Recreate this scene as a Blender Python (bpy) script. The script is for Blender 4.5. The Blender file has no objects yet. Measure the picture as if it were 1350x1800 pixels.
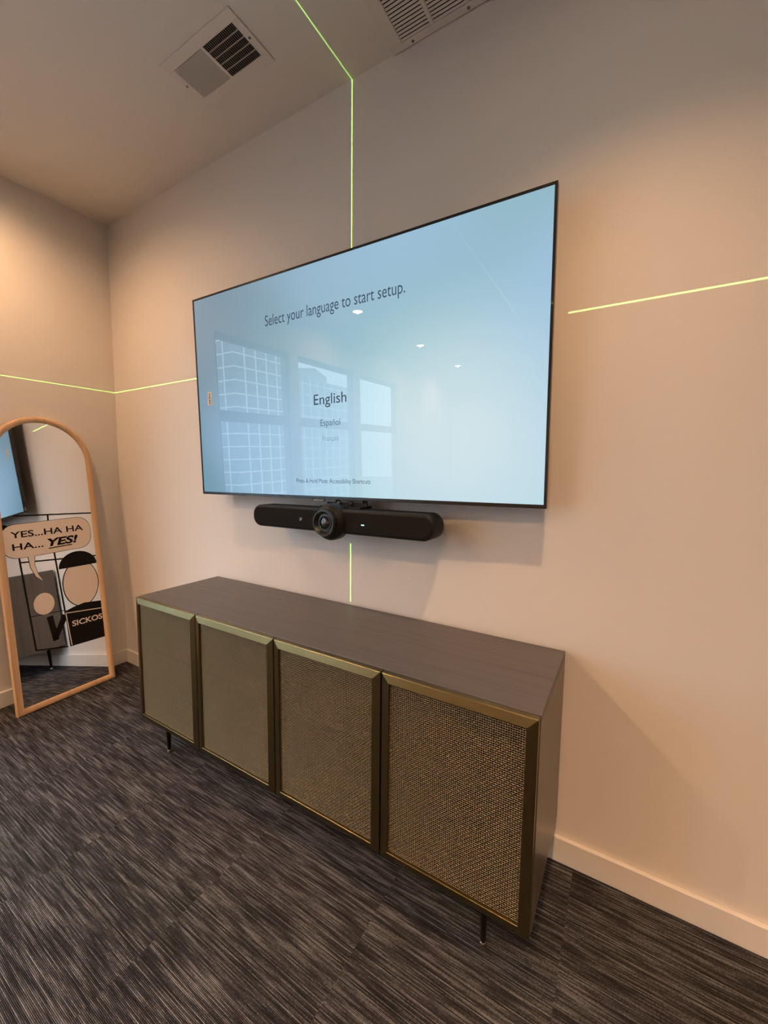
import bpy, bmesh, math, random
from mathutils import Vector, Matrix, Euler

random.seed(7)
S = bpy.context.scene
COL = S.collection
PI = math.pi

# ------------------------------------------------------------------ camera
CAM = Vector((2.9626, -1.4785, 1.3526))
CAM_R = Vector((0.85024911, 0.52631064, 0.00857692))
CAM_U = Vector((-0.05615851, 0.07449822, 0.99563861))
CAM_F = Vector((-0.52337623, 0.8470225, -0.09289887))
cam_data = bpy.data.cameras.new('camera')
cam = bpy.data.objects.new('camera', cam_data)
COL.objects.link(cam)
m = Matrix.Identity(4)
for i in range(3):
    m[i][0] = CAM_R[i]; m[i][1] = CAM_U[i]; m[i][2] = -CAM_F[i]; m[i][3] = CAM[i]
cam.matrix_world = m
cam_data.sensor_fit = 'HORIZONTAL'
cam_data.sensor_width = 36.0
cam_data.lens = 724.765 * 36.0 / 1350.0
cam_data.shift_x = 16.285 / 1350.0
cam_data.shift_y = -4.43 / 1350.0
cam_data.clip_start = 0.02
cam_data.clip_end = 400
S.camera = cam

# ------------------------------------------------------------------ world, exposure, light levels
S.view_settings.view_transform = 'Standard'
S.view_settings.look = 'None'
S.view_settings.gamma = 1.0
S.view_settings.use_curve_mapping = False
S.view_settings.exposure = 0.0
S.cycles.use_denoising = True
S.cycles.max_bounces = 10
S.cycles.transparent_max_bounces = 12
S.cycles.sample_clamp_indirect = 6.0

SKY_STRENGTH = 14.0
DOWN_POWER = 112.0
DOWN_COLOR = (1.0, 0.56, 0.28)
LASER_POWER = 12000.0
SCREEN_GAIN = 1.0

world = bpy.data.worlds.new('overcast_sky'); S.world = world
world.use_nodes = True
wn = world.node_tree.nodes; wl = world.node_tree.links
bgn = wn['Background']
wtc = wn.new('ShaderNodeTexCoord'); wsep = wn.new('ShaderNodeSeparateXYZ')
wl.new(wtc.outputs['Generated'], wsep.inputs[0])
wr = wn.new('ShaderNodeValToRGB')
wr.color_ramp.elements[0].position = 0.50; wr.color_ramp.elements[0].color = (0.30, 0.34, 0.38, 1)
wr.color_ramp.elements[1].position = 0.72; wr.color_ramp.elements[1].color = (0.80, 0.91, 1.0, 1)
wm = wn.new('ShaderNodeMath'); wm.operation = 'MULTIPLY_ADD'; wm.inputs[1].default_value = 0.5; wm.inputs[2].default_value = 0.5
wl.new(wsep.outputs[2], wm.inputs[0]); wl.new(wm.outputs[0], wr.inputs[0]); wl.new(wr.outputs[0], bgn.inputs[0])
bgn.inputs[1].default_value = SKY_STRENGTH

# ------------------------------------------------------------------ key dimensions (metres)
H = 2.9117
ROOM_X = 8.2
ROOM_Y = -7.2
TVC = Vector((1.90538, -0.12001, 1.71205))
TVR = Euler((0.026035, 0.006576 * -1, 0.020169), 'XYZ')
TVW, TVH = 1.66708, 0.95984
LX, LZ = 1.9252, 1.8576

# ------------------------------------------------------------------ node helpers
def new_mat(name):
    mt = bpy.data.materials.new(name); mt.use_nodes = True
    return mt, mt.node_tree.nodes, mt.node_tree.links, mt.node_tree.nodes['Principled BSDF']

def srgb(r, g, b):
    f = lambda c: (c / 255 / 12.92) if c / 255 <= 0.04045 else ((c / 255 + 0.055) / 1.055) ** 2.4
    return (f(r), f(g), f(b), 1.0)

def plain(name, col, rough=0.5, metal=0.0, spec=0.5, bump=0.0, bscale=60.0):
    mt, n, l, p = new_mat(name)
    p.inputs['Base Color'].default_value = (*col[:3], 1)
    p.inputs['Roughness'].default_value = rough
    p.inputs['Metallic'].default_value = metal
    p.inputs['Specular IOR Level'].default_value = spec
    if bump:
        tc = n.new('ShaderNodeTexCoord'); nz = n.new('ShaderNodeTexNoise'); bp = n.new('ShaderNodeBump')
        nz.inputs['Scale'].default_value = bscale; nz.inputs['Detail'].default_value = 3
        bp.inputs['Strength'].default_value = bump; bp.inputs['Distance'].default_value = 0.002
        l.new(tc.outputs['Object'], nz.inputs['Vector']); l.new(nz.outputs[0], bp.inputs['Height']); l.new(bp.outputs[0], p.inputs['Normal'])
    return mt

def emis(name, col, strength):
    mt, n, l, p = new_mat(name)
    p.inputs['Base Color'].default_value = (0.02, 0.02, 0.02, 1)
    p.inputs['Emission Color'].default_value = (*col[:3], 1)
    p.inputs['Emission Strength'].default_value = strength
    return mt

def wood(name, dark, light, axis, rough, scale=1.0):
    mt, n, l, p = new_mat(name)
    tc = n.new('ShaderNodeTexCoord'); mp = n.new('ShaderNodeMapping')
    sc = [38.0 * scale] * 3; sc[axis] = 1.6 * scale
    mp.inputs['Scale'].default_value = sc
    l.new(tc.outputs['Object'], mp.inputs[0])
    nz = n.new('ShaderNodeTexNoise'); nz.inputs['Scale'].default_value = 1.0; nz.inputs['Detail'].default_value = 6; nz.inputs['Roughness'].default_value = 0.65; nz.inputs['Distortion'].default_value = 0.6
    l.new(mp.outputs[0], nz.inputs['Vector'])
    cr = n.new('ShaderNodeValToRGB')
    cr.color_ramp.elements[0].position = 0.32; cr.color_ramp.elements[0].color = (*dark, 1)
    cr.color_ramp.elements[1].position = 0.56; cr.color_ramp.elements[1].color = (*light, 1)
    l.new(nz.outputs[0], cr.inputs[0]); l.new(cr.outputs[0], p.inputs['Base Color'])
    p.inputs['Roughness'].default_value = rough
    bp = n.new('ShaderNodeBump'); bp.inputs['Strength'].default_value = 0.12; bp.inputs['Distance'].default_value = 0.001
    l.new(nz.outputs[0], bp.inputs['Height']); l.new(bp.outputs[0], p.inputs['Normal'])
    return mt

def metal(name, col, rough, aniso_axis=0):
    mt, n, l, p = new_mat(name)
    tc = n.new('ShaderNodeTexCoord'); mp = n.new('ShaderNodeMapping')
    mp.inputs['Scale'].default_value = (30, 30, 30)
    l.new(tc.outputs['Object'], mp.inputs[0])
    nz = n.new('ShaderNodeTexNoise'); nz.inputs['Scale'].default_value = 3; nz.inputs['Detail'].default_value = 4
    l.new(mp.outputs[0], nz.inputs['Vector'])
    mr = n.new('ShaderNodeMapRange'); mr.inputs['To Min'].default_value = rough - 0.015; mr.inputs['To Max'].default_value = rough + 0.02
    l.new(nz.outputs[0], mr.inputs[0]); l.new(mr.outputs[0], p.inputs['Roughness'])
    p.inputs['Base Color'].default_value = (*col, 1); p.inputs['Metallic'].default_value = 1.0
    return mt

# ------------------------------------------------------------------ materials
M = {}
M['wall'] = plain('wall_paint', (0.74, 0.70, 0.665), 0.55, spec=0.35, bump=0.05, bscale=160)
M['ceiling'] = plain('ceiling_paint', (0.80, 0.74, 0.665), 0.8, spec=0.2, bump=0.05, bscale=140)
M['trim'] = plain('trim_paint', (0.76, 0.73, 0.70), 0.35, spec=0.5)
M['black_plastic'] = plain('black_plastic', (0.012, 0.011, 0.011), 0.38)
M['bezel'] = plain('bezel_black', (0.006, 0.006, 0.007), 0.25)
M['black_matte'] = plain('black_matte', (0.010, 0.009, 0.009), 0.6, spec=0.3)
M['bar_fabric'] = plain('charcoal_cloth', (0.010, 0.0095, 0.009), 0.8, spec=0.15, bump=0.3, bscale=900)
M['bar_case'] = plain('charcoal_case', (0.008, 0.0075, 0.007), 0.5, spec=0.25)
M['lens_glass'] = plain('lens_glass', (0.004, 0.004, 0.006), 0.03, spec=0.9)
M['lens_ring'] = plain('lens_ring', (0.03, 0.03, 0.032), 0.25, metal=0.6)
M['led'] = emis('status_led', (0.55, 1.0, 0.95), 1.6)
M['wood_top'] = wood('dark_veneer_along', (0.070, 0.066, 0.068), (0.094, 0.089, 0.092), 0, 0.42)
M['wood_side'] = wood('dark_veneer_upright', (0.070, 0.054, 0.042), (0.105, 0.082, 0.064), 2, 0.30)
M['wood_inside'] = wood('veneer_inside_shaded', (0.010, 0.008, 0.006), (0.016, 0.012, 0.009), 0, 0.7)  # same veneer with the shade behind the doors put into its colour
M['shelf'] = plain('shelf_board', (0.035, 0.028, 0.022), 0.5)  # board colour lowered too, as shade inside the case
def brushed(name, col, rough, scale, strength):
    mt, n, l, p = new_mat(name)
    tc = n.new('ShaderNodeTexCoord'); mp = n.new('ShaderNodeMapping'); mp.inputs['Scale'].default_value = scale
    l.new(tc.outputs['Object'], mp.inputs[0])
    nz = n.new('ShaderNodeTexNoise'); nz.inputs['Scale'].default_value = 1.0; nz.inputs['Detail'].default_value = 1.0
    l.new(mp.outputs[0], nz.inputs['Vector'])
    bp = n.new('ShaderNodeBump'); bp.inputs['Strength'].default_value = strength; bp.inputs['Distance'].default_value = 0.0006
    l.new(nz.outputs[0], bp.inputs['Height']); l.new(bp.outputs[0], p.inputs['Normal'])
    p.inputs['Base Color'].default_value = (*col, 1); p.inputs['Metallic'].default_value = 1.0; p.inputs['Roughness'].default_value = rough
    return mt
M['brass_rail'] = brushed('aged_brass_brushed_along', (0.235, 0.19, 0.09), 0.28, (4, 1400, 1400), 0.25)
M['brass_stile'] = brushed('aged_brass_brushed_upright', (0.235, 0.19, 0.09), 0.28, (1400, 1400, 4), 0.25)
M['wire'] = metal('brass_wire', (0.315, 0.258, 0.165), 0.55)
M['bronze'] = metal('dark_bronze', (0.10, 0.075, 0.055), 0.42)
M['foot_tip'] = metal('foot_metal', (0.45, 0.38, 0.30), 0.35)
M['oak'] = wood('light_oak', (0.54, 0.34, 0.19), (0.66, 0.44, 0.26), 2, 0.45, 0.7)
M['decal_black'] = plain('decal_black', (0.010, 0.008, 0.007), 0.6, spec=0.1)
M['decal_beige'] = plain('decal_beige', (0.86, 0.73, 0.63), 0.55)
M['vent_paint'] = plain('vent_enamel', (0.77, 0.71, 0.64), 0.5)
M['vent_shade'] = plain('duct_shade', (0.010, 0.008, 0.007), 0.9)  # near-black paint for the shade inside the ducts
M['screw'] = plain('screw_head', (0.18, 0.14, 0.11), 0.5)
M['sticker'] = plain('sticker_paper', (0.75, 0.66, 0.55), 0.6)
M['tab'] = plain('brown_tab', (0.22, 0.07, 0.045), 0.5)
M['win_frame'] = plain('window_frame_dark', (0.10, 0.10, 0.11), 0.45)
M['concrete'] = plain('street_asphalt', (0.10, 0.10, 0.105), 0.9)
M['lamp_trim'] = plain('lamp_trim_white', (0.75, 0.73, 0.70), 0.4)
M['lamp_lens'] = emis('lamp_lens_glow', (1.0, 0.78, 0.5), 60.0)

mt, n, l, p = new_mat('mirror_silver')
p.inputs['Base Color'].default_value = (0.86, 0.87, 0.87, 1); p.inputs['Metallic'].default_value = 1; p.inputs['Roughness'].default_value = 0.0
M['mirror'] = mt

# window glass: clear pane with a Fresnel reflection
mt, n, l, p = new_mat('window_glass')
n.remove(p)
tr = n.new('ShaderNodeBsdfTransparent'); gl = n.new('ShaderNodeBsdfGlossy'); fr = n.new('ShaderNodeLayerWeight'); pw = n.new('ShaderNodeMath'); pw.operation = 'POWER'; pw.inputs[1].default_value = 5.0; ad = n.new('ShaderNodeMath'); ad.operation = 'MULTIPLY_ADD'; ad.inputs[1].default_value = 0.9; ad.inputs[2].default_value = 0.025; mx = n.new('ShaderNodeMixShader')
gl.inputs['Roughness'].default_value = 0.0; fr.inputs[0].default_value = 0.5
tr.inputs[0].default_value = (0.93, 0.96, 0.97, 1)
l.new(fr.outputs['Facing'], pw.inputs[0]); l.new(pw.outputs[0], ad.inputs[0]); l.new(ad.outputs[0], mx.inputs[0]); l.new(tr.outputs[0], mx.inputs[1]); l.new(gl.outputs[0], mx.inputs[2])
l.new(mx.outputs[0], n['Material Output'].inputs[0])
M['glass'] = mt

# carpet tile: loop-pile rows along x with broken light streaks
def carpet():
    mt, n, l, p = new_mat('carpet_tile')
    tc = n.new('ShaderNodeTexCoord'); sp = n.new('ShaderNodeSeparateXYZ'); l.new(tc.outputs['Object'], sp.inputs[0])
    def math_(op, a, b=None, c=None):
        k = n.new('ShaderNodeMath'); k.operation = op
        for i, v in enumerate((a, b, c)):
            if v is None: continue
            if isinstance(v, (int, float)): k.inputs[i].default_value = v
            else: l.new(v, k.inputs[i])
        return k.outputs[0]
    X, Y = sp.outputs[0], sp.outputs[1]
    ROW = 0.0033
    row = math_('FLOOR', math_('DIVIDE', Y, ROW))
    # tile index: each 0.5 m tile is cut from another place of the same roll
    tx = math_('FLOOR', math_('DIVIDE', math_('ADD', X, 0.13), 0.5)); ty = math_('FLOOR', math_('DIVIDE', Y, 0.5))
    cmb = n.new('ShaderNodeCombineXYZ'); l.new(tx, cmb.inputs[0]); l.new(ty, cmb.inputs[1])
    wn_ = n.new('ShaderNodeTexWhiteNoise'); wn_.noise_dimensions = '2D'; l.new(cmb.outputs[0], wn_.inputs['Vector'])
    toff = math_('MULTIPLY', wn_.outputs['Value'], 40.0)
    # streak noise: per row, long in x
    def streak(fx, fy, seed):
        c = n.new('ShaderNodeCombineXYZ')
        l.new(math_('MULTIPLY', X, fx), c.inputs[0]); l.new(math_('MULTIPLY', math_('MULTIPLY', row, ROW), fy), c.inputs[1]); l.new(math_('ADD', toff, seed), c.inputs[2])
        z = n.new('ShaderNodeTexNoise'); z.inputs['Scale'].default_value = 1.0; z.inputs['Detail'].default_value = 2.0; z.inputs['Roughness'].default_value = 0.6
        l.new(c.outputs[0], z.inputs['Vector']); return z.outputs[0]
    s1 = streak(6.0, 310.0, 0.0)     # single rows
    s2 = streak(7.0, 60.0, 3.3)      # bundles of rows
    s3 = streak(3.0, 14.0, 8.1)       # broad bands
    val = math_('ADD', math_('ADD', math_('MULTIPLY', s1, 0.60), math_('MULTIPLY', s2, 0.27)), math_('MULTIPLY', s3, 0.13))
    # loops along a row
    lw = n.new('ShaderNodeCombineXYZ'); l.new(math_('MULTIPLY', X, 260.0), lw.inputs[0]); l.new(math_('MULTIPLY', row, 7.31), lw.inputs[1])
    ln_ = n.new('ShaderNodeTexNoise'); ln_.inputs['Scale'].default_value = 1.0; ln_.inputs['Detail'].default_value = 1.0; l.new(lw.outputs[0], ln_.inputs['Vector'])
    val = math_('ADD', val, math_('MULTIPLY', math_('SUBTRACT', ln_.outputs[0], 0.5), 0.20))
    cr = n.new('ShaderNodeValToRGB'); e = cr.color_ramp.elements
    e[0].position = 0.40; e[0].color = (0.024, 0.023, 0.026, 1)
    e[1].position = 0.64; e[1].color = (0.225, 0.228, 0.245, 1)
    k = e.new(0.49); k.color = (0.056, 0.055, 0.062, 1)
    k = e.new(0.56); k.color = (0.126, 0.126, 0.136, 1)
    l.new(val, cr.inputs[0])
    # groove between rows, its shade also multiplied into the yarn colour
    fr_ = math_('FRACT', math_('DIVIDE', Y, ROW))
    hump = math_('SINE', math_('MULTIPLY', fr_, PI))
    hgt = math_('MULTIPLY', hump, math_('MULTIPLY_ADD', ln_.outputs[0], 0.6, 0.7))
    bp = n.new('ShaderNodeBump'); bp.inputs['Strength'].default_value = 0.8; bp.inputs['Distance'].default_value = 0.0025
    l.new(hgt, bp.inputs['Height']); l.new(bp.outputs[0], p.inputs['Normal'])
    gm = n.new('ShaderNodeMapRange'); gm.inputs['From Min'].default_value = 0.1; gm.inputs['From Max'].default_value = 0.75; gm.inputs['To Min'].default_value = 0.25
    l.new(hump, gm.inputs[0])
    vm = n.new('ShaderNodeVectorMath'); vm.operation = 'SCALE'; l.new(cr.outputs[0], vm.inputs[0]); l.new(gm.outputs[0], vm.inputs['Scale'])
    l.new(vm.outputs[0], p.inputs['Base Color'])
    p.inputs['Roughness'].default_value = 0.95; p.inputs['Specular IOR Level'].default_value = 0.1
    return mt
M['carpet'] = carpet()

# screen: the set-up page's soft colour field, viewing-angle falloff painted in, behind glossy glass
def screen_mat():
    mt, n, l, p = new_mat('lit_screen')
    tc = n.new('ShaderNodeTexCoord'); sp = n.new('ShaderNodeSeparateXYZ'); l.new(tc.outputs['Object'], sp.inputs[0])
    def mr(sock, a, b):
        k = n.new('ShaderNodeMapRange'); k.interpolation_type = 'SMOOTHSTEP'; k.inputs['From Min'].default_value = a; k.inputs['From Max'].default_value = b
        l.new(sock, k.inputs[0]); return k.outputs[0]
    def mix(f, a, b):
        k = n.new('ShaderNodeMix'); k.data_type = 'RGBA'
        if isinstance(f, float): k.inputs[0].default_value = f
        else: l.new(f, k.inputs[0])
        for i, v in ((6, a), (7, b)):
            if isinstance(v, tuple): k.inputs[i].default_value = v
            else: l.new(v, k.inputs[i])
        return k.outputs[2]
    u = mr(sp.outputs[0], -0.86, 0.35); v = mr(sp.outputs[2], -0.45, 0.48)
    low = mix(u, srgb(112, 152, 172), srgb(180, 216, 226))
    high = mix(u, srgb(128, 148, 164), srgb(146, 184, 198))
    c = mix(v, low, high)
    nz = n.new('ShaderNodeTexNoise'); nz.inputs['Scale'].default_value = 1.7; nz.inputs['Detail'].default_value = 0.0
    l.new(tc.outputs['Object'], nz.inputs['Vector'])
    c = mix(mr(nz.outputs[0], 0.35, 0.68), c, mix(0.35, c, srgb(170, 200, 240)))
    # pale reflected glow low right, painted into the page colour
    vm = n.new('ShaderNodeVectorMath'); vm.operation = 'DISTANCE'; vm.inputs[1].default_value = (0.52, 0.0, -0.24)
    l.new(tc.outputs['Object'], vm.inputs[0])
    k = n.new('ShaderNodeMapRange'); k.interpolation_type = 'SMOOTHERSTEP'; k.inputs['From Min'].default_value = 0.62; k.inputs['From Max'].default_value = 0.0; k.inputs['To Min'].default_value = 0; k.inputs['To Max'].default_value = 0.75
    l.new(vm.outputs['Value'], k.inputs[0])
    c = mix(k.outputs[0], c, srgb(212, 230, 233))
    p.inputs['Base Color'].default_value = (0.0, 0.0, 0.0, 1); p.inputs['Roughness'].default_value = 0.0
    p.inputs['Specular IOR Level'].default_value = 0.33   # anti-glare coating
    l.new(c, p.inputs['Emission Color']); p.inputs['Emission Strength'].default_value = SCREEN_GAIN
    return mt
M['screen'] = screen_mat()
def ink(name, col):
    mt, n, l, p = new_mat(name)
    p.inputs['Base Color'].default_value = (0.0, 0.0, 0.0, 1); p.inputs['Roughness'].default_value = 0.0
    p.inputs['Specular IOR Level'].default_value = 0.33
    p.inputs['Emission Color'].default_value = col; p.inputs['Emission Strength'].default_value = 1.0
    return mt
M['ink_dark'] = ink('screen_ink_dark', srgb(28, 38, 56)); M['ink_mid'] = ink('screen_ink_mid', srgb(62, 80, 100))
M['ink_grey'] = ink('screen_ink_grey', srgb(92, 122, 142)); M['ink_pale'] = ink('screen_ink_pale', srgb(116, 150, 168))
M['logo'] = plain('logo_silver', (0.55, 0.53, 0.52), 0.35)

# facade across the street: pale grid around grey glazing
def facade(name, cell_y, cell_z, frame, glass, bar):
    mt, n, l, p = new_mat(name)
    tc = n.new('ShaderNodeTexCoord'); sp = n.new('ShaderNodeSeparateXYZ'); l.new(tc.outputs['Object'], sp.inputs[0])
    def math_(op, a, b=None):
        k = n.new('ShaderNodeMath'); k.operation = op
        for i, v in enumerate((a, b)):
            if v is None: continue
            if isinstance(v, (int, float)): k.inputs[i].default_value = v
            else: l.new(v, k.inputs[i])
        return k.outputs[0]
    h = math_('ADD', sp.outputs[1], sp.outputs[0])
    a = math_('LESS_THAN', math_('FRACT', math_('DIVIDE', h, cell_y)), bar)
    b = math_('LESS_THAN', math_('FRACT', math_('DIVIDE', sp.outputs[2], cell_z)), bar * 0.8)
    g = math_('MAXIMUM', a, b)
    mix = n.new('ShaderNodeMix'); mix.data_type = 'RGBA'
    mix.inputs[6].default_value = (*glass, 1); mix.inputs[7].default_value = (*frame, 1)
    l.new(g, mix.inputs[0]); l.new(mix.outputs[2], p.inputs['Base Color']); p.inputs['Roughness'].default_value = 0.6
    return mt
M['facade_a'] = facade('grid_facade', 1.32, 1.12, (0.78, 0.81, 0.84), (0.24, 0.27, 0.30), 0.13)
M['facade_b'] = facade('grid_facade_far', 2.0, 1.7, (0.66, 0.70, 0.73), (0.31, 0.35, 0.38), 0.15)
M['pent'] = plain('penthouse_grey', (0.34, 0.37, 0.40), 0.8)

# ------------------------------------------------------------------ mesh helpers
def link(name, me, mat, parent=None, smooth=False):
    o = bpy.data.objects.new(name, me); COL.objects.link(o)
    if mat is not None: me.materials.append(mat)
    if parent is not None: o.parent = parent
    if smooth:
        for f in me.polygons: f.use_smooth = True
    return o

def obj(name, bm, mat, parent=None, smooth=False, bevel=0.0, segs=2):
    bmesh.ops.recalc_face_normals(bm, faces=bm.faces)
    me = bpy.data.meshes.new(name); bm.to_mesh(me); bm.free()
    o = link(name, me, mat, parent, smooth)
    if bevel:
        md = o.modifiers.new('bevel', 'BEVEL'); md.width = bevel; md.segments = segs; md.limit_method = 'ANGLE'; md.angle_limit = math.radians(40)
    return o

def box(bm, x0, x1, y0, y1, z0, z1, mtx=None):
    vs = [bm.verts.new(Vector((x, y, z)) if mtx is None else mtx @ Vector((x, y, z))) for x in (x0, x1) for y in (y0, y1) for z in (z0, z1)]
    for f in ((0, 1, 3, 2), (4, 6, 7, 5), (0, 4, 5, 1), (2, 3, 7, 6), (0, 2, 6, 4), (1, 5, 7, 3)):
        bm.faces.new([vs[i] for i in f])
    return bm

def lathe(bm, profile, axis='z', seg=32, center=(0, 0, 0)):
    # profile: (radius, along); axis 'z' or 'y'
    c = Vector(center); rings = []
    for r, a in profile:
        ring = []
        for k in range(seg):
            t = 2 * PI * k / seg
            v = Vector((r * math.cos(t), r * math.sin(t), a)) if axis == 'z' else Vector((r * math.cos(t), a, r * math.sin(t)))
            ring.append(bm.verts.new(c + v))
        rings.append(ring)
    for i in range(len(rings) - 1):
        for k in range(seg):
            bm.faces.new((rings[i][k], rings[i][(k + 1) % seg], rings[i + 1][(k + 1) % seg], rings[i + 1][k]))
    bm.faces.new(rings[0]); bm.faces.new(list(reversed(rings[-1])))
    return bm

def prism(bm, pts, y0, y1):
    # polygon in (x, z), extruded along y
    a = [bm.verts.new((x, y0, z)) for x, z in pts]; b = [bm.verts.new((x, y1, z)) for x, z in pts]
    n_ = len(pts)
    bm.faces.new(a); bm.faces.new(list(reversed(b)))
    for i in range(n_):
        bm.faces.new((a[i], b[i], b[(i + 1) % n_], a[(i + 1) % n_]))
    return bm

def loft(bm, loops, closed_section=True):
    # loops: list of closed outlines (same count) -> skin between successive ones
    vs = [[bm.verts.new(q) for q in lp] for lp in loops]
    k = len(vs)
    rng = range(k) if closed_section else range(k - 1)
    for i in rng:
        a, b = vs[i], vs[(i + 1) % k]
        for j in range(len(a)):
            bm.faces.new((a[j], a[(j + 1) % len(a)], b[(j + 1) % len(b)], b[j]))
    return bm

def empty(name, loc=(0, 0, 0), rot=None):
    o = bpy.data.objects.new(name, None); COL.objects.link(o)
    o.location = loc; o.empty_display_size = 0.1
    if rot is not None: o.rotation_euler = rot
    return o

def tag(o, label=None, cat=None, group=None, kind=None):
    if label: o['label'] = label
    if cat: o['category'] = cat
    if group: o['group'] = group
    if kind: o['kind'] = kind
    return o

def text_mesh(body, name, width=None, height=None, mat=None, parent=None, loc=(0, 0, 0), extrude=0.0003, shear=0.0, bold=0.0, roll=0.0):
    # lettering standing in the parent's x-z plane, facing -y, centred on loc
    cu = bpy.data.curves.new(name, 'FONT'); cu.body = body; cu.size = 1.0; cu.resolution_u = 4; cu.offset = bold; cu.shear = shear
    t = bpy.data.objects.new('tmp', cu); COL.objects.link(t)
    bpy.context.view_layer.update()
    me = bpy.data.meshes.new_from_object(t.evaluated_get(bpy.context.evaluated_depsgraph_get()))
    bpy.data.objects.remove(t); bpy.data.curves.remove(cu)
    xs = [v.co.x for v in me.vertices]; ys = [v.co.y for v in me.vertices]
    cx, cy = (min(xs) + max(xs)) / 2, (min(ys) + max(ys)) / 2
    sx = width / (max(xs) - min(xs)) if width else None
    sz = height / (max(ys) - min(ys)) if height else sx
    if sx is None: sx = sz
    c, s = math.cos(roll), math.sin(roll)
    for v in me.vertices:
        x, z = (v.co.x - cx) * sx, (v.co.y - cy) * sz
        v.co = Vector((loc[0] + c * x - s * z, loc[1] - extrude * 0.5, loc[2] + s * x + c * z))
    return link(name, me, mat, parent)

# ------------------------------------------------------------------ room shell
T = 0.12
struct = lambda o: tag(o, kind='structure')
bm = bmesh.new(); box(bm, 0, ROOM_X, ROOM_Y, 0, -0.06, 0); struct(obj('floor', bm, M['carpet']))
bm = bmesh.new(); box(bm, -T, ROOM_X + T, ROOM_Y - T, T, H, H + 0.1)
ceil = obj('ceiling', bm, M['ceiling']); struct(ceil)
bm = bmesh.new(); box(bm, -T, ROOM_X + T, 0, T, -0.06, H); struct(obj('wall_back', bm, M['wall']))
bm = bmesh.new(); box(bm, ROOM_X, ROOM_X + T, ROOM_Y, 0, -0.06, H); struct(obj('wall_right', bm, M['wall']))
bm = bmesh.new(); box(bm, -T, ROOM_X + T, ROOM_Y - T, ROOM_Y, -0.06, H); struct(obj('wall_front', bm, M['wall']))
# left wall, with three tall window openings nearer the front of the room
WIN = [(-1.17, -2.11), (-2.24, -3.36), (-3.49, -4.60)]
WZ0, WZ1, WTR = 0.55, 2.45, 1.765
bm = bmesh.new()
edges = [0.0] + [v for w in WIN for v in w] + [ROOM_Y]
for i in range(0, len(edges), 2):
    box(bm, -T, 0, edges[i + 1], edges[i], -0.06, H)
for a, b in WIN:
    box(bm, -T, 0, b, a, -0.06, WZ0); box(bm, -T, 0, b, a, WZ1, H)
struct(obj('wall_left', bm, M['wall']))
for i, (a, b) in enumerate(WIN):
    w = struct(empty('window_%d' % (i + 1), (-0.06, (a + b) / 2, WZ0)))
    hw = (a - b) / 2; hh = WZ1 - WZ0
    bm = bmesh.new(); f = 0.04
    box(bm, -0.03, 0.03, -hw, -hw + f, 0, hh); box(bm, -0.03, 0.03, hw - f, hw, 0, hh)
    box(bm, -0.03, 0.03, -hw + f, hw - f, 0, f); box(bm, -0.03, 0.03, -hw + f, hw - f, hh - f, hh)
    box(bm, -0.03, 0.03, -hw + f, hw - f, WTR - WZ0 - 0.045, WTR - WZ0 + 0.045)
    obj('window_frame', bm, M['win_frame'], w)
    bm = bmesh.new(); box(bm, -0.002, 0.002, -hw + f, hw - f, f, WTR - WZ0 - 0.045); obj('window_pane', bm, M['glass'], w)
    bm = bmesh.new(); box(bm, -0.002, 0.002, -hw + f, hw - f, WTR - WZ0 + 0.045, hh - f); obj('window_pane', bm, M['glass'], w)
    pl = bpy.data.lights.new('window_portal', 'AREA'); pl.shape = 'RECTANGLE'; pl.size = hh; pl.size_y = 2 * hw
    pl.cycles.is_portal = True
    po = bpy.data.objects.new('window_portal', pl); COL.objects.link(po)
    po.location = (-T - 0.01, (a + b) / 2, (WZ0 + WZ1) / 2); po.rotation_euler = (0, -PI / 2, 0)

BB = 0.0899
bm = bmesh.new(); box(bm, 0.016, ROOM_X, -0.016, 0, 0, BB); struct(obj('baseboard_back', bm, M['trim'], bevel=0.003))
bm = bmesh.new(); box(bm, 0, 0.016, ROOM_Y, 0, 0, BB); struct(obj('baseboard_left', bm, M['trim'], bevel=0.003))

# ------------------------------------------------------------------ recessed ceiling lamps (behind the viewer, mirrored in the screen)
ROWS = {-0.82: 'nearest the television wall', -2.65: 'second from the television wall', -4.33: 'third from the television wall', -6.0: 'farthest from the television wall'}
COLS = {0.50: 'beside the window wall', 2.92: 'down the middle of the ceiling', 5.2: 'toward the right wall'}
DIM = {(0.50, -0.82): 0.50, (2.92, -0.82): 0.86, (5.2, -0.82): 0.86, (0.50, -2.65): 1.4, (2.92, -2.65): 1.5, (5.2, -2.65): 1.4}   # dimmer settings
for y, rn in ROWS.items():
    for x, cn in COLS.items():
        d = empty('recessed_downlight', (x, y, H))
        tag(d, 'white round recessed downlight %s, %s' % (cn, rn), 'ceiling light', 'recessed downlights in the ceiling')
        bm = bmesh.new(); lathe(bm, [(0.055, 0), (0.075, 0), (0.075, -0.004), (0.055, -0.007), (0.055, 0)], seg=28)
        bm2 = bmesh.new()
        obj('trim_ring', bm, M['lamp_trim'], d)
        lathe(bm2, [(0.052, -0.001), (0.052, -0.003)], seg=28); obj('lens', bm2, M['lamp_lens'], d)
        sl = bpy.data.lights.new('downlight_beam', 'SPOT'); sl.energy = DOWN_POWER * DIM.get((x, y), 2.0); sl.color = DOWN_COLOR
        sl.spot_size = math.radians(164 if x < 1 else (120 if y > -1.5 else 145)); sl.spot_blend = 1.0; sl.shadow_soft_size = 0.014
        so = bpy.data.objects.new('downlight_beam', sl); COL.objects.link(so); so.parent = d; so.location = (0, 0, -0.012)

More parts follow.
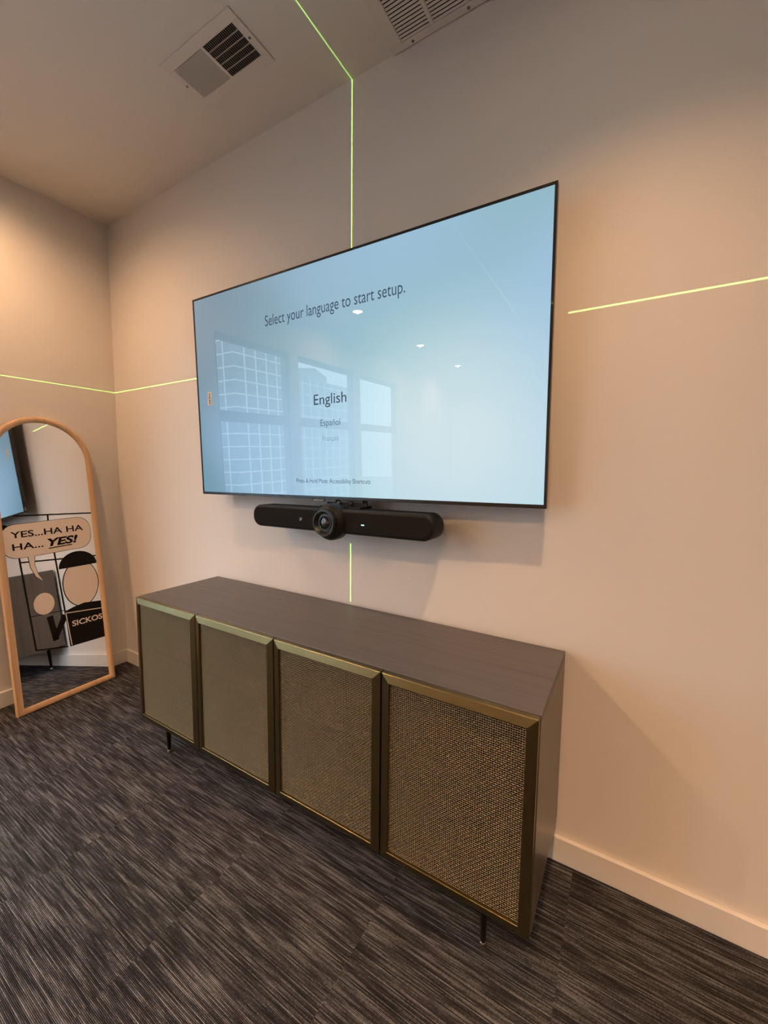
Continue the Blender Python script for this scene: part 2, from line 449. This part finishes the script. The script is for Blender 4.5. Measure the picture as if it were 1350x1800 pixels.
# ------------------------------------------------------------------ cross-line laser: a point source whose light leaves in two thin sheets
def laser_level():
    ld = bpy.data.lights.new('laser_beam', 'POINT'); ld.energy = LASER_POWER; ld.color = (0.42, 1.0, 0.16); ld.shadow_soft_size = 0.0
    ld.use_nodes = True
    n = ld.node_tree.nodes; l = ld.node_tree.links
    em = n['Emission']; tc = n.new('ShaderNodeTexCoord'); sp = n.new('ShaderNodeSeparateXYZ')
    l.new(tc.outputs['Normal'], sp.inputs[0])
    def math_(op, a, b=None):
        k = n.new('ShaderNodeMath'); k.operation = op
        for i, v in enumerate((a, b)):
            if v is None: continue
            if isinstance(v, (int, float)): k.inputs[i].default_value = v
            else: l.new(v, k.inputs[i])
        return k.outputs[0]
    W_ = 0.00070
    az = math_('ABSOLUTE', sp.outputs[2]); ax = math_('ABSOLUTE', sp.outputs[0])
    hl = math_('LESS_THAN', az, W_); vl = math_('LESS_THAN', ax, W_)
    DOWN = math_('GREATER_THAN', math_('MULTIPLY', sp.outputs[2], LASER_SIGN), -0.322)   # lower end of the fan
    vl = math_('MULTIPLY', vl, DOWN)
    s = math_('MAXIMUM', hl, vl)
    l.new(math_('MULTIPLY', s, 0.1), em.inputs['Strength'])
    o = bpy.data.objects.new('laser_beam', ld); COL.objects.link(o); o.location = (LX, -3.2, LZ)
LASER_SIGN = 1.0
laser_level()

# ------------------------------------------------------------------ buildings across the street (seen mirrored in the screen)
b = empty('office_building', (-25, -24.3, -8)); tag(b, 'tall pale office block with square window grid across the street, nearer of two', 'building')
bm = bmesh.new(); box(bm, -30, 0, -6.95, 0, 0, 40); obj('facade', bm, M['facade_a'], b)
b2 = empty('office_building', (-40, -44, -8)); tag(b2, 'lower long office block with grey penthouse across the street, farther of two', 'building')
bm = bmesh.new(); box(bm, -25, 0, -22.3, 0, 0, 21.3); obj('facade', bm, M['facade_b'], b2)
bm = bmesh.new(); prism(bm, [(-15.8, 21.3), (-15.8, 22.6), (-12.5, 23.6), (-8.6, 23.0), (-8.6, 21.3)], -14, -1)
for v in bm.verts: v.co = Vector((v.co.y, v.co.x, v.co.z))
obj('penthouse', bm, M['pent'], b2)
bm = bmesh.new(); box(bm, -120, -3, -140, 40, -8.3, -8); struct(obj('ground_street', bm, M['concrete']))

# ------------------------------------------------------------------ sideboard
KX0, KX1 = 1.0374, 2.8106
KT, KB = 0.7625, 0.1728
KYF, KYB = -0.452, -0.020
kw = KX1 - KX0; khh = KT - KB; kd = KYB - KYF
side = empty('sideboard', ((KX0 + KX1) / 2, (KYF + KYB) / 2, 0))
tag(side, 'long dark wood sideboard with four brass mesh doors standing under the television', 'sideboard')
hx, hy = kw / 2, kd / 2
t = 0.020
bm = bmesh.new(); box(bm, -hx, hx, -hy, hy, KT - t, KT); obj('top', bm, M['wood_top'], side, bevel=0.0015)
for s in (-1, 1):
    bm = bmesh.new(); x0, x1 = (-hx, -hx + t) if s < 0 else (hx - t, hx)
    box(bm, x0, x1, -hy, hy, KB, KT - t); obj('side_panel', bm, M['wood_side'], side, bevel=0.001)
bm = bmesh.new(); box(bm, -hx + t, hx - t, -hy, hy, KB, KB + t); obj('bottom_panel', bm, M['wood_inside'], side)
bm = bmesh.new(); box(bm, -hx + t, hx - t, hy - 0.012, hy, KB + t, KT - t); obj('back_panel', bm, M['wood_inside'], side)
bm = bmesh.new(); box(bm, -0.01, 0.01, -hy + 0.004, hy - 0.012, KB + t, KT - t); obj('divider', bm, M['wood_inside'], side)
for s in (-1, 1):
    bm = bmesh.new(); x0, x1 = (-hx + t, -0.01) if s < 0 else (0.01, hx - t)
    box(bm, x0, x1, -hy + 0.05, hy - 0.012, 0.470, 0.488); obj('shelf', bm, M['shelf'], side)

# door: mitred brass frame sloping to its outer edge, woven wire panel let in behind
DW = kw / 4 - 0.004; DH = khh - 0.002
def ring(ins, y):
    return [Vector((ins, y, ins)), Vector((DW - ins, y, ins)), Vector((DW - ins, y, DH - ins)), Vector((ins, y, DH - ins))]
prof = [(0.0, 0.0), (0.0, -0.0165), (0.0018, -0.0185), (0.0255, -0.0240), (0.0268, -0.0238), (0.0274, -0.0225), (0.0274, 0.0)]
bm = bmesh.new(); loft(bm, [ring(a, c) for a, c in prof])
bmesh.ops.recalc_face_normals(bm, faces=bm.faces)
door_me = bpy.data.meshes.new('door'); bm.to_mesh(door_me); bm.free(); 
door_me.materials.append(M['brass_rail']); door_me.materials.append(M['brass_stile'])
for f in door_me.polygons:                      # brushed along each bar of the mitred frame
    vx = [door_me.vertices[i].co for i in f.vertices]
    f.material_index = 1 if max(v.z for v in vx) - min(v.z for v in vx) > 0.3 else 0
# woven panel
P = 0.0061; r = 0.00122; a_ = 0.0007
x_lo, x_hi, z_lo, z_hi = 0.0268, DW - 0.0268, 0.0268, DH - 0.0268
nx = int((x_hi - x_lo) / P); nz = int((z_hi - z_lo) / P)
px_ = (x_hi - x_lo) / nx; pz_ = (z_hi - z_lo) / nz
verts, faces = [], []
def wire(pts, o1, o2):
    base = len(verts)
    for q in pts:
        for d1, d2 in ((1, 0), (0, 1), (-1, 0), (0, -1)):
            verts.append((q[0] + o1[0] * d1 * r + o2[0] * d2 * r, q[1] + o1[1] * d1 * r + o2[1] * d2 * r, q[2] + o1[2] * d1 * r + o2[2] * d2 * r))
    for i in range(len(pts) - 1):
        for k in range(4):
            faces.append((base + 4 * i + k, base + 4 * i + (k + 1) % 4, base + 4 * i + 4 + (k + 1) % 4, base + 4 * i + 4 + k))
for j in range(nz):
    z = z_lo + (j + 0.5) * pz_
    wire([(x_lo, -0.0145, z)] + [(x_lo + (i + 0.5) * px_, -0.0145 + (a_ if (i + j) % 2 else -a_), z) for i in range(nx)] + [(x_hi, -0.0145, z)], (0, 1, 0), (0, 0, 1.15))
for i in range(nx):
    x = x_lo + (i + 0.5) * px_
    wire([(x, -0.0145, z_lo)] + [(x, -0.0145 + (-a_ if (i + j) % 2 else a_), z_lo + (j + 0.5) * pz_) for j in range(nz)] + [(x, -0.0145, z_hi)], (1, 0, 0), (0, 1, 0))
wire_me = bpy.data.meshes.new('wire_mesh'); wire_me.from_pydata(verts, [], faces); wire_me.materials.append(M['wire'])
for f in wire_me.polygons: f.use_smooth = True
for k in range(4):
    d = bpy.data.objects.new('door', door_me); COL.objects.link(d); d.parent = side
    d.location = (-hx + k * kw / 4 + 0.002, -hy - 0.0012, KB)
    md = d.modifiers.new('bevel', 'BEVEL'); md.width = 0.0008; md.segments = 2; md.limit_method = 'ANGLE'; md.angle_limit = math.radians(25)
    w = bpy.data.objects.new('wire_mesh', wire_me); COL.objects.link(w); w.parent = d
# legs
LEGX = (1.153, 2.677); LEGY = (-0.407, -0.085)
for x in LEGX:
    for y in LEGY:
        bm = bmesh.new(); lathe(bm, [(0.0075, 0.014), (0.0130, KB - 0.006), (0.020, KB - 0.006), (0.020, KB)], seg=20)
        g = obj('leg', bm, M['bronze'], side, smooth=True); g.location = (x - (KX0 + KX1) / 2, y - (KYF + KYB) / 2, 0)
        bm = bmesh.new(); lathe(bm, [(0.007, 0.0), (0.0085, 0.002), (0.0085, 0.015), (0.007, 0.016)], seg=20); obj('foot_tip', bm, M['foot_tip'], g, smooth=True)

# ------------------------------------------------------------------ television
tv = empty('television', TVC, TVR)
tag(tv, 'large wall television showing a pale blue language setup page', 'television')
hw, hh = TVW / 2, TVH / 2
BZ, BZB = 0.0085, 0.0125
bm = bmesh.new()
o_ = lambda x0, x1, z0, z1, y: [Vector((x0, y, z0)), Vector((x1, y, z0)), Vector((x1, y, z1)), Vector((x0, y, z1))]
loft(bm, [o_(-hw, hw, -hh, hh, 0.024), o_(-hw, hw, -hh, hh, 0.0), o_(-hw + BZ, hw - BZ, -hh + BZB, hh - BZ, 0.0), o_(-hw + BZ, hw - BZ, -hh + BZB, hh - BZ, 0.0035), o_(-hw + BZ, hw - BZ, -hh + BZB, hh - BZ, 0.022)])
obj('bezel', bm, M['bezel'], tv, bevel=0.0006)
bm = bmesh.new(); box(bm, -hw + BZ, hw - BZ, 0.0025, 0.004, -hh + BZB, hh - BZ); scr = obj('screen', bm, M['screen'], tv)
bm = bmesh.new()
rb = lambda dx, dz0, dz1, y: o_(-hw + dx, hw - dx, -hh + dz0, hh - dz1, y)
loops = [rb(0.004, 0.004, 0.004, 0.0235), rb(0.05, 0.03, 0.06, 0.032), rb(0.20, 0.05, 0.22, 0.048), rb(0.26, 0.09, 0.30, 0.048)]
vs = [[bm.verts.new(q) for q in lp] for lp in loops]
for i in range(3):
    for j in range(4): bm.faces.new((vs[i][j], vs[i][(j + 1) % 4], vs[i + 1][(j + 1) % 4], vs[i + 1][j]))
bm.faces.new(vs[0]); bm.faces.new(list(reversed(vs[3])))
obj('rear_cover', bm, M['black_plastic'], tv)
SY = 0.0024
text_mesh('Select your language to start setup.', 'title_text', 0.688, 0.060, M['ink_mid'], scr, (-0.006, SY, 0.2885), roll=0.0)
text_mesh('English', 'option_text', 0.165, 0.056, M['ink_dark'], scr, (-0.006, SY, -0.0725), bold=0.004)
text_mesh('Español', 'option_text', 0.100, 0.035, M['ink_grey'], scr, (-0.006, SY, -0.166))
text_mesh('Français', 'option_text', 0.082, 0.026, M['ink_pale'], scr, (-0.006, SY, -0.2285))
text_mesh('Press & Hold Mute: Accessibility Shortcuts', 'hint_text', 0.380, 0.0245, M['ink_mid'], scr, (-0.006, SY, -0.4055))
bm = bmesh.new(); box(bm, -0.036, 0.036, -0.002, 0.004, -hh - 0.010, -hh + 0.0002); lg = obj('logo_tab', bm, M['bezel'], tv, bevel=0.001)
lg.location = (-0.075, 0, 0)
text_mesh('SAMSUNG', 'logo_lettering', 0.052, 0.0065, M['logo'], lg, (0, -0.0024, -hh - 0.0045))
# barcode sticker left on the glass, brown tab at the lower left corner
bm = bmesh.new()
pts = []
for cx, cz, a0 in ((0.010, 0.028, 0), (-0.010, 0.028, 90), (-0.010, -0.028, 180), (0.010, -0.028, 270)):
    for q in range(5):
        t_ = math.radians(a0 + q * 22.5); pts.append((cx + 0.005 * math.cos(t_), cz + 0.005 * math.sin(t_)))
prism(bm, pts, 0.0018, 0.0024); st = obj('sticker', bm, M['sticker'], tv); st.location = (-0.744, 0, -0.004)
st['label'] = 'small pale sticker with dark printing on the left edge of the screen'
bm = bmesh.new()
for k in range(9):
    z = -0.024 + k * 0.006; w_ = (0.006, 0.004, 0.007, 0.005, 0.003, 0.007, 0.004, 0.006, 0.005)[k]
    box(bm, -w_ + 0.001, w_ * 0.55, 0.0014, 0.0019, z - 0.0018, z + 0.0018)
obj('print', bm, M['decal_black'], st)
bm = bmesh.new(); box(bm, -hw - 0.007, -hw - 0.0002, 0.004, 0.012, -hh + 0.012, -hh + 0.042); tb = obj('corner_tab', bm, M['tab'], tv, bevel=0.001)
tb['label'] = 'small reddish brown tab'

# wall bracket that carries the television
mt_ = empty('television_mount', (TVC.x, 0, TVC.z - 0.05))
tag(mt_, 'black metal wall mount behind the television', 'wall mount')
bm = bmesh.new(); box(bm, -0.33, 0.33, -0.008, 0, -0.11, -0.06); box(bm, -0.33, 0.33, -0.008, 0, 0.06, 0.11); box(bm, -0.33, -0.29, -0.008, 0, -0.06, 0.06); box(bm, 0.29, 0.33, -0.008, 0, -0.06, 0.06)
obj('wall_plate', bm, M['black_matte'], mt_)
for s in (-1, 1):
    bm = bmesh.new(); box(bm, s * 0.2 - 0.018, s * 0.2 + 0.018, -0.066, -0.008, -0.24, 0.24); obj('arm', bm, M['black_matte'], mt_)

# ------------------------------------------------------------------ video bar under the television
BXC, BZC = 1.947, 1.1515
BYF, BYB = -0.172, -0.062
bar = empty('conference_video_bar', (BXC, BYF, BZC), Euler((0.0, -0.0075, 0.0)))
tag(bar, 'long black camera and speaker bar hanging below the television', 'video bar')
L, HB = 0.8960, 0.0965
def stadium(w, h, y, rr, seg=12):
    pts = []
    for cx, cz, a0 in ((w / 2 - rr, h / 2 - rr, 0), (-w / 2 + rr, h / 2 - rr, 90), (-w / 2 + rr, -h / 2 + rr, 180), (w / 2 - rr, -h / 2 + rr, 270)):
        for q in range(seg + 1):
            t_ = math.radians(a0 + 90 * q / seg); pts.append(Vector((cx + rr * math.cos(t_), y, cz + rr * math.sin(t_))))
    return pts
bd = BYB - BYF
bm = bmesh.new()
lp = [stadium(L - 0.016, HB - 0.016, 0.0, 0.036), stadium(L - 0.006, HB - 0.006, 0.002, 0.041), stadium(L, HB, 0.008, 0.0445), stadium(L, HB, bd - 0.02, 0.0445), stadium(L - 0.012, HB - 0.012, bd - 0.004, 0.040), stadium(L - 0.03, HB - 0.03, bd, 0.03)]
vs = [[bm.verts.new(q) for q in k] for k in lp]
for i in range(len(vs) - 1):
    for j in range(len(vs[0])): bm.faces.new((vs[i][j], vs[i][(j + 1) % len(vs[0])], vs[i + 1][(j + 1) % len(vs[0])], vs[i + 1][j]))
bm.faces.new(vs[0]); bm.faces.new(list(reversed(vs[-1])))
obj('housing', bm, M['bar_case'], bar, smooth=True)
bm = bmesh.new()
g1, g2 = stadium(L - 0.018, HB - 0.018, -0.0004, 0.036), stadium(L - 0.018, HB - 0.018, -0.0022, 0.036)
g3 = stadium(L - 0.024, HB - 0.024, -0.0030, 0.034)
vs = [[bm.verts.new(q) for q in k] for k in (g1, g2, g3)]
for i in range(2):
    for j in range(len(vs[0])): bm.faces.new((vs[i][j], vs[i][(j + 1) % len(vs[0])], vs[i + 1][(j + 1) % len(vs[0])], vs[i + 1][j]))
bm.faces.new(vs[0]); bm.faces.new(list(reversed(vs[-1])))
obj('front_grille', bm, M['bar_fabric'], bar)
cam_x, cam_z = 0.0, -0.004
bm = bmesh.new(); lathe(bm, [(0.0, 0.03), (0.074, 0.03), (0.074, -0.004), (0.070, -0.014), (0.054, -0.028), (0.050, -0.028)], 'y', 48, (cam_x, 0, cam_z))
cb = obj('camera_turret', bm, M['bar_case'], bar)
bm = bmesh.new(); lathe(bm, [(0.051, -0.020), (0.053, -0.044), (0.051, -0.050), (0.046, -0.050), (0.043, -0.046), (0.036, -0.034), (0.0, -0.034)], 'y', 48, (cam_x, 0, cam_z))
obj('lens_hood', bm, M['black_plastic'], cb, smooth=False)
bm = bmesh.new(); lathe(bm, [(0.030, -0.0345), (0.030, -0.0375), (0.026, -0.0375), (0.026, -0.0345)], 'y', 40, (cam_x, 0, cam_z)); obj('lens_ring', bm, M['lens_ring'], cb)
bm = bmesh.new(); lathe(bm, [(0.0255, -0.0342), (0.024, -0.037), (0.019, -0.0400), (0.012, -0.042), (0.005, -0.0428), (0.0005, -0.0430)], 'y', 40, (cam_x, 0, cam_z)); obj('lens', bm, M['lens_glass'], cb, smooth=True)
bm = bmesh.new(); lathe(bm, [(0.0085, -0.0030), (0.0085, -0.0038), (0.0065, -0.0042), (0.0005, -0.0036)], 'y', 24, (-0.156, 0, -0.002)); obj('sensor_eye', bm, M['lens_glass'], bar)
bm = bmesh.new(); box(bm, 0.150, 0.163, -0.0038, -0.0028, -0.0085, -0.0045); ld_ = obj('status_light', bm, M['led'], bar); ld_['label'] = 'small glowing pale cyan status light'
# bracket reaching up behind the television
bm = bmesh.new()
box(bm, -0.085, 0.115, 0.040, 0.128, HB / 2 - 0.001, HB / 2 + 0.008)
box(bm, -0.065, -0.045, 0.120, 0.127, HB / 2 + 0.008, HB / 2 + 0.12)
box(bm, 0.075, 0.095, 0.120, 0.127, HB / 2 + 0.008, HB / 2 + 0.12)
box(bm, -0.075, 0.125, 0.074, 0.082, HB / 2 + 0.008, HB / 2 + 0.022)
obj('bracket', bm, M['black_matte'], bar)
for kx in (-0.01, 0.05):
    bm = bmesh.new(); lathe(bm, [(0.008, 0.066), (0.010, 0.068), (0.010, 0.076), (0.004, 0.078)], 'y', 16, (kx, 0, HB / 2 + 0.019)); obj('bracket_knob', bm, M['lens_ring'], bar)

# ------------------------------------------------------------------ leaning arched mirror
MW, MH = 0.5132, 1.6531
MO = Vector((0.21936, -0.68768, 0.0))
ex = Vector((-0.04930197, 0.99878392, 0)); ez = Vector((-0.10484421, -0.00517532, 0.99447519)); en = Vector((0.99326583, 0.04902959, 0.10497186))
mm = Matrix.Identity(4)
for i in range(3):
    mm[i][0] = ex[i]; mm[i][1] = -en[i]; mm[i][2] = ez[i]; mm[i][3] = MO[i]
mir = empty('arched_floor_mirror')
mir.matrix_world = mm @ Matrix.Translation((0, 0, 0.0034))
tag(mir, 'arched floor mirror in a pale oak frame with comic lettering leaning on the left wall', 'mirror')
# local frame: x across, z up the glass, -y towards the viewer
def arch(ins, y, seg=40):
    rr = MW / 2 - ins; zc = MH - MW / 2
    pts = [Vector((ins, y, ins)), Vector((MW - ins, y, ins))]
    for q in range(seg + 1):
        t_ = PI * q / seg; pts.append(Vector((MW / 2 + rr * math.cos(t_), y, zc + rr * math.sin(t_))))
    return pts
fp = [(0.0, 0.030), (0.0, 0.006), (0.004, 0.001), (0.012, -0.0015), (0.022, 0.001), (0.030, 0.006), (0.033, 0.010), (0.033, 0.030)]
bm = bmesh.new(); loft(bm, [arch(a, c) for a, c in fp]); fr_o = obj('frame', bm, M['oak'], mir, smooth=True)
fr_o.data.materials[0] = M['oak']
for f in fr_o.data.polygons: f.use_smooth = True
md = fr_o.modifiers.new('split', 'EDGE_SPLIT'); md.split_angle = math.radians(50)
GY = 0.012
bm = bmesh.new(); a1 = arch(0.031, GY); a2 = arch(0.031, GY + 0.004)
v1 = [bm.verts.new(q) for q in a1]; v2 = [bm.verts.new(q) for q in a2]
bm.faces.new(v1); bm.faces.new(list(reversed(v2)))
for j in range(len(v1)): bm.faces.new((v1[j], v1[(j + 1) % len(v1)], v2[(j + 1) % len(v1)], v2[j]))
obj('mirror_glass', bm, M['mirror'], mir)
bm = bmesh.new(); prism(bm, [(q.x, q.z) for q in arch(0.012, 0)], 0.024, 0.029); obj('backing', bm, M['black_matte'], mir)

# the printed film on the glass: window lines, speech balloon, plain shapes, lettering
def poly(name, pts, mat, y, parent=mir, thick=0.0004):
    bm = bmesh.new(); prism(bm, [(a * DS, c + DO) for a, c in pts], y - thick, y); return obj(name, bm, mat, parent)
def bars(name, segs, w, y, mat, parent=mir):
    bm = bmesh.new()
    for (x0, z0), (x1, z1) in segs:
        x0, x1, z0, z1 = x0 * DS, x1 * DS, z0 + DO, z1 + DO
        d_ = Vector((x1 - x0, z1 - z0)).normalized() * (w / 2); nx_, nz_ = -d_.y, d_.x
        prism(bm, [(x0 + nx_, z0 + nz_), (x1 + nx_, z1 + nz_), (x1 - nx_, z1 - nz_), (x0 - nx_, z0 - nz_)], y - 0.0003, y)
    return obj(name, bm, mat, parent)
Y1 = GY - 0.0004
DS, DO = 0.958, 0.006
# window lines
bars('window_lines', [((0.088, 1.087), (0.500, 1.071)), ((0.258, 1.082), (0.256, 1.04)), ((0.094, 0.86), (0.123, 0.319)), ((0.123, 0.321), (0.285, 0.287)),
                      ((0.097, 0.826), (0.500, 0.799)), ((0.269, 0.86), (0.291, 0.48))], 0.0085, Y1, M['decal_black'])
bars('window_rail', [((0.112, 0.516), (0.288, 0.505))], 0.004, Y1, M['decal_black'])
# speech balloon
def balloon(gr):
    pts = []
    zc, hz, x0, x1 = 0.950, 0.094 + gr, 0.020 - gr, 0.484 + gr
    rx = 0.085; N = 14
    for q in range(N + 1):
        t_ = PI / 2 - PI * q / N; pts.append((x1 - rx + rx * math.copysign(abs(math.cos(t_)) ** 0.8, math.cos(t_)), zc + 0.006 + hz * math.copysign(abs(math.sin(t_)) ** 0.8, math.sin(t_))))
    tail = [(0.168 + gr, 0.853 - gr), (0.163 + gr, 0.80), (0.176 + gr, 0.745), (0.197 + gr * 1.2, 0.702 - gr * 1.5), (0.163 - gr, 0.735), (0.143 - gr, 0.79), (0.137 - gr, 0.853 - gr)]
    pts += tail
    for q in range(N + 1):
        t_ = -PI / 2 - PI * q / N; c_ = math.cos(t_); s_ = math.sin(t_)
        pts.append((x0 + rx + rx * math.copysign(abs(c_) ** 0.8, c_), zc - 0.004 + hz * math.copysign(abs(s_) ** 0.8, s_)))
    return pts
poly('speech_balloon_outline', balloon(0.0025), M['decal_black'], Y1 - 0.0004)
bl_ = poly('speech_balloon', balloon(0.0), M['decal_beige'], Y1 - 0.0009); bl_['label'] = 'beige speech balloon'
YT = Y1 - 0.0016
text_mesh('YES...HA HA', 'balloon_lettering', 0.3602, 0.036, M['decal_black'], mir, (0.2433, YT, 0.9900), bold=0.016, roll=0.012)
text_mesh('HA...', 'balloon_lettering', 0.1437, 0.037, M['decal_black'], mir, (0.1370, YT, 0.9210), bold=0.016, roll=0.012)
text_mesh('YES!', 'balloon_lettering', 0.1590, 0.047, M['decal_black'], mir, (0.3094, YT, 0.9260), bold=0.040, shear=0.25, roll=0.03)
bars('balloon_underline', [((0.243, 0.8845), (0.369, 0.8905))], 0.006, YT, M['decal_black'])
# plain stand-in for the drawn picture: oval, dark cap, dark panel, band and disc
def oval(cx, cz, rx, rz, a0=0, a1=360, n_=40):
    return [(cx + rx * math.cos(math.radians(a0 + (a1 - a0) * q / n_)), cz + rz * math.sin(math.radians(a0 + (a1 - a0) * q / n_))) for q in range(n_ + (0 if a1 - a0 == 360 else 1))]
clip = lambda pts: [(min(x, 0.499), z) for x, z in pts]
poly('printed_oval_outline', clip(oval(0.396, 0.646, 0.104, 0.142)), M['decal_black'], Y1 - 0.0004)
poly('printed_oval', clip(oval(0.396, 0.646, 0.099, 0.137)), M['decal_beige'], Y1 - 0.0009)
poly('printed_cap', clip(oval(0.392, 0.752, 0.108, 0.092, 0, 180)), M['decal_black'], Y1 - 0.0014)
poly('printed_panel', [(0.289, 0.498), (0.34, 0.512), (0.400, 0.523), (0.46, 0.515), (0.499, 0.51), (0.500, 0.277), (0.297, 0.283)], M['decal_black'], Y1 - 0.0010)
bars('printed_edge', [((0.291, 0.487), (0.498, 0.463)), ((0.292, 0.487), (0.306, 0.288))], 0.005, Y1 - 0.0015, M['decal_beige'])
bars('printed_band', [((0.208, 0.492), (0.228, 0.345)), ((0.221, 0.352), (0.290, 0.478))], 0.030, Y1 - 0.0005, M['decal_black'])
poly('printed_disc', oval(0.188, 0.572, 0.052, 0.062), M['decal_beige'], Y1 - 0.0010)
text_mesh('SICKOS', 'panel_lettering', 0.1705, 0.034, M['decal_beige'], mir, (0.3918, Y1 - 0.0018, 0.4190), bold=0.02, roll=-0.01)

# ------------------------------------------------------------------ ceiling supply register (two-way)
def plate(bm, x0, x1, y0, y1, holes, z0, z1):
    # flat plate with rectangular holes side by side in x (all sharing a y range)
    xs = [x0] + [c for h in holes for c in h[:2]] + [x1]
    hy0, hy1 = holes[0][2], holes[0][3]
    box(bm, x0, x1, y0, hy0, z0, z1); box(bm, x0, x1, hy1, y1, z0, z1)
    for i in range(0, len(xs), 2): box(bm, xs[i], xs[i + 1], hy0, hy1, z0, z1)
VX, VY = 1.5185, -0.3275
reg = empty('supply_register', (VX, VY, H)); tag(reg, 'beige ceiling air register with one dark louvre half and one closed half', 'air vent')
bm = bmesh.new(); plate(bm, -0.2, 0.2, -0.108, 0.108, [(-0.165, -0.004, -0.067, 0.067), (0.008, 0.169, -0.067, 0.067)], -0.0034, -0.0012)
obj('face_plate', bm, M['vent_paint'], reg, bevel=0.0012)
bm = bmesh.new(); box(bm, -0.17, 0.17, -0.07, 0.07, -0.0012, -0.0004); obj('duct_shade_sheet', bm, M['vent_shade'], reg)  # black sheet under the closed ceiling, painted shade in place of a duct
nb = 19
for s, (xa, xb) in ((1, (0.008, 0.169)), (-1, (-0.165, -0.004))):
    for k in range(nb):
        xc = xa + (xb - xa) * (k + 0.5) / nb
        wd, tilt = (0.0032, 52) if s > 0 else (0.0043, -36)
        bm = bmesh.new(); box(bm, -wd, wd, -0.067, 0.067, -0.0004, 0.0004, Matrix.Translation((xc, 0, -0.0052)) @ Matrix.Rotation(math.radians(tilt), 4, 'Y'))
        obj('blade', bm, M['vent_paint'], reg)
for k in range(4):
    yc = -0.067 + 0.134 * (k + 1) / 5
    bm = bmesh.new(); box(bm, 0.008, 0.169, yc - 0.0016, yc + 0.0016, -0.0040, -0.0020); obj('cross_bar', bm, M['vent_paint'], reg)
for sx, sy in ((0.184, 0.0), (-0.184, 0.0)):
    bm = bmesh.new(); lathe(bm, [(0.0045, -0.0042), (0.0045, -0.0056), (0.003, -0.0064)], seg=12, center=(sx, sy, 0)); obj('screw', bm, M['screw'], reg)

# ------------------------------------------------------------------ return grille against the television wall
GX0, GX1, GY0, GY1 = 2.118, 2.770, -0.330, -0.004
gr = empty('return_grille', ((GX0 + GX1) / 2, (GY0 + GY1) / 2, H)); tag(gr, 'beige ceiling return air grille with long fixed slats against the television wall', 'air vent')
gx, gy = (GX0 + GX1) / 2, (GY0 + GY1) / 2
holes = []
x = 2.167
while x + 0.112 < GX1 - 0.03:
    holes.append((x - gx, x + 0.112 - gx, GY0 + 0.03 - gy, -0.030 - gy)); x += 0.1265
bm = bmesh.new(); plate(bm, GX0 - gx, GX1 - gx, GY0 - gy, GY1 - gy, holes, -0.009, -0.0015); obj('face_plate', bm, M['vent_paint'], gr, bevel=0.0015)
bm = bmesh.new(); box(bm, GX0 + 0.02 - gx, GX1 - 0.02 - gx, GY0 + 0.02 - gy, GY1 - 0.02 - gy, -0.0012, -0.0004); obj('duct_shade_sheet', bm, M['vent_shade'], gr)  # dark sheet behind the slats stands for the shade of the duct
NS = 21
for h in holes:
    for k in range(NS):
        yc = h[2] + (h[3] - h[2]) * (k + 0.5) / NS
        bm = bmesh.new(); box(bm, h[0], h[1], -0.0038, 0.0038, -0.0005, 0.0005, Matrix.Translation((0, yc, -0.0066)) @ Matrix.Rotation(math.radians(-14), 4, 'X'))
        obj('slat', bm, M['vent_paint'], gr)
for sx in (2.204, 2.412, 2.62):
    bm = bmesh.new(); lathe(bm, [(0.005, -0.0085), (0.005, -0.0105), (0.003, -0.0113)], seg=12, center=(sx - gx, -0.016 - gy, 0)); obj('screw', bm, M['screw'], gr)
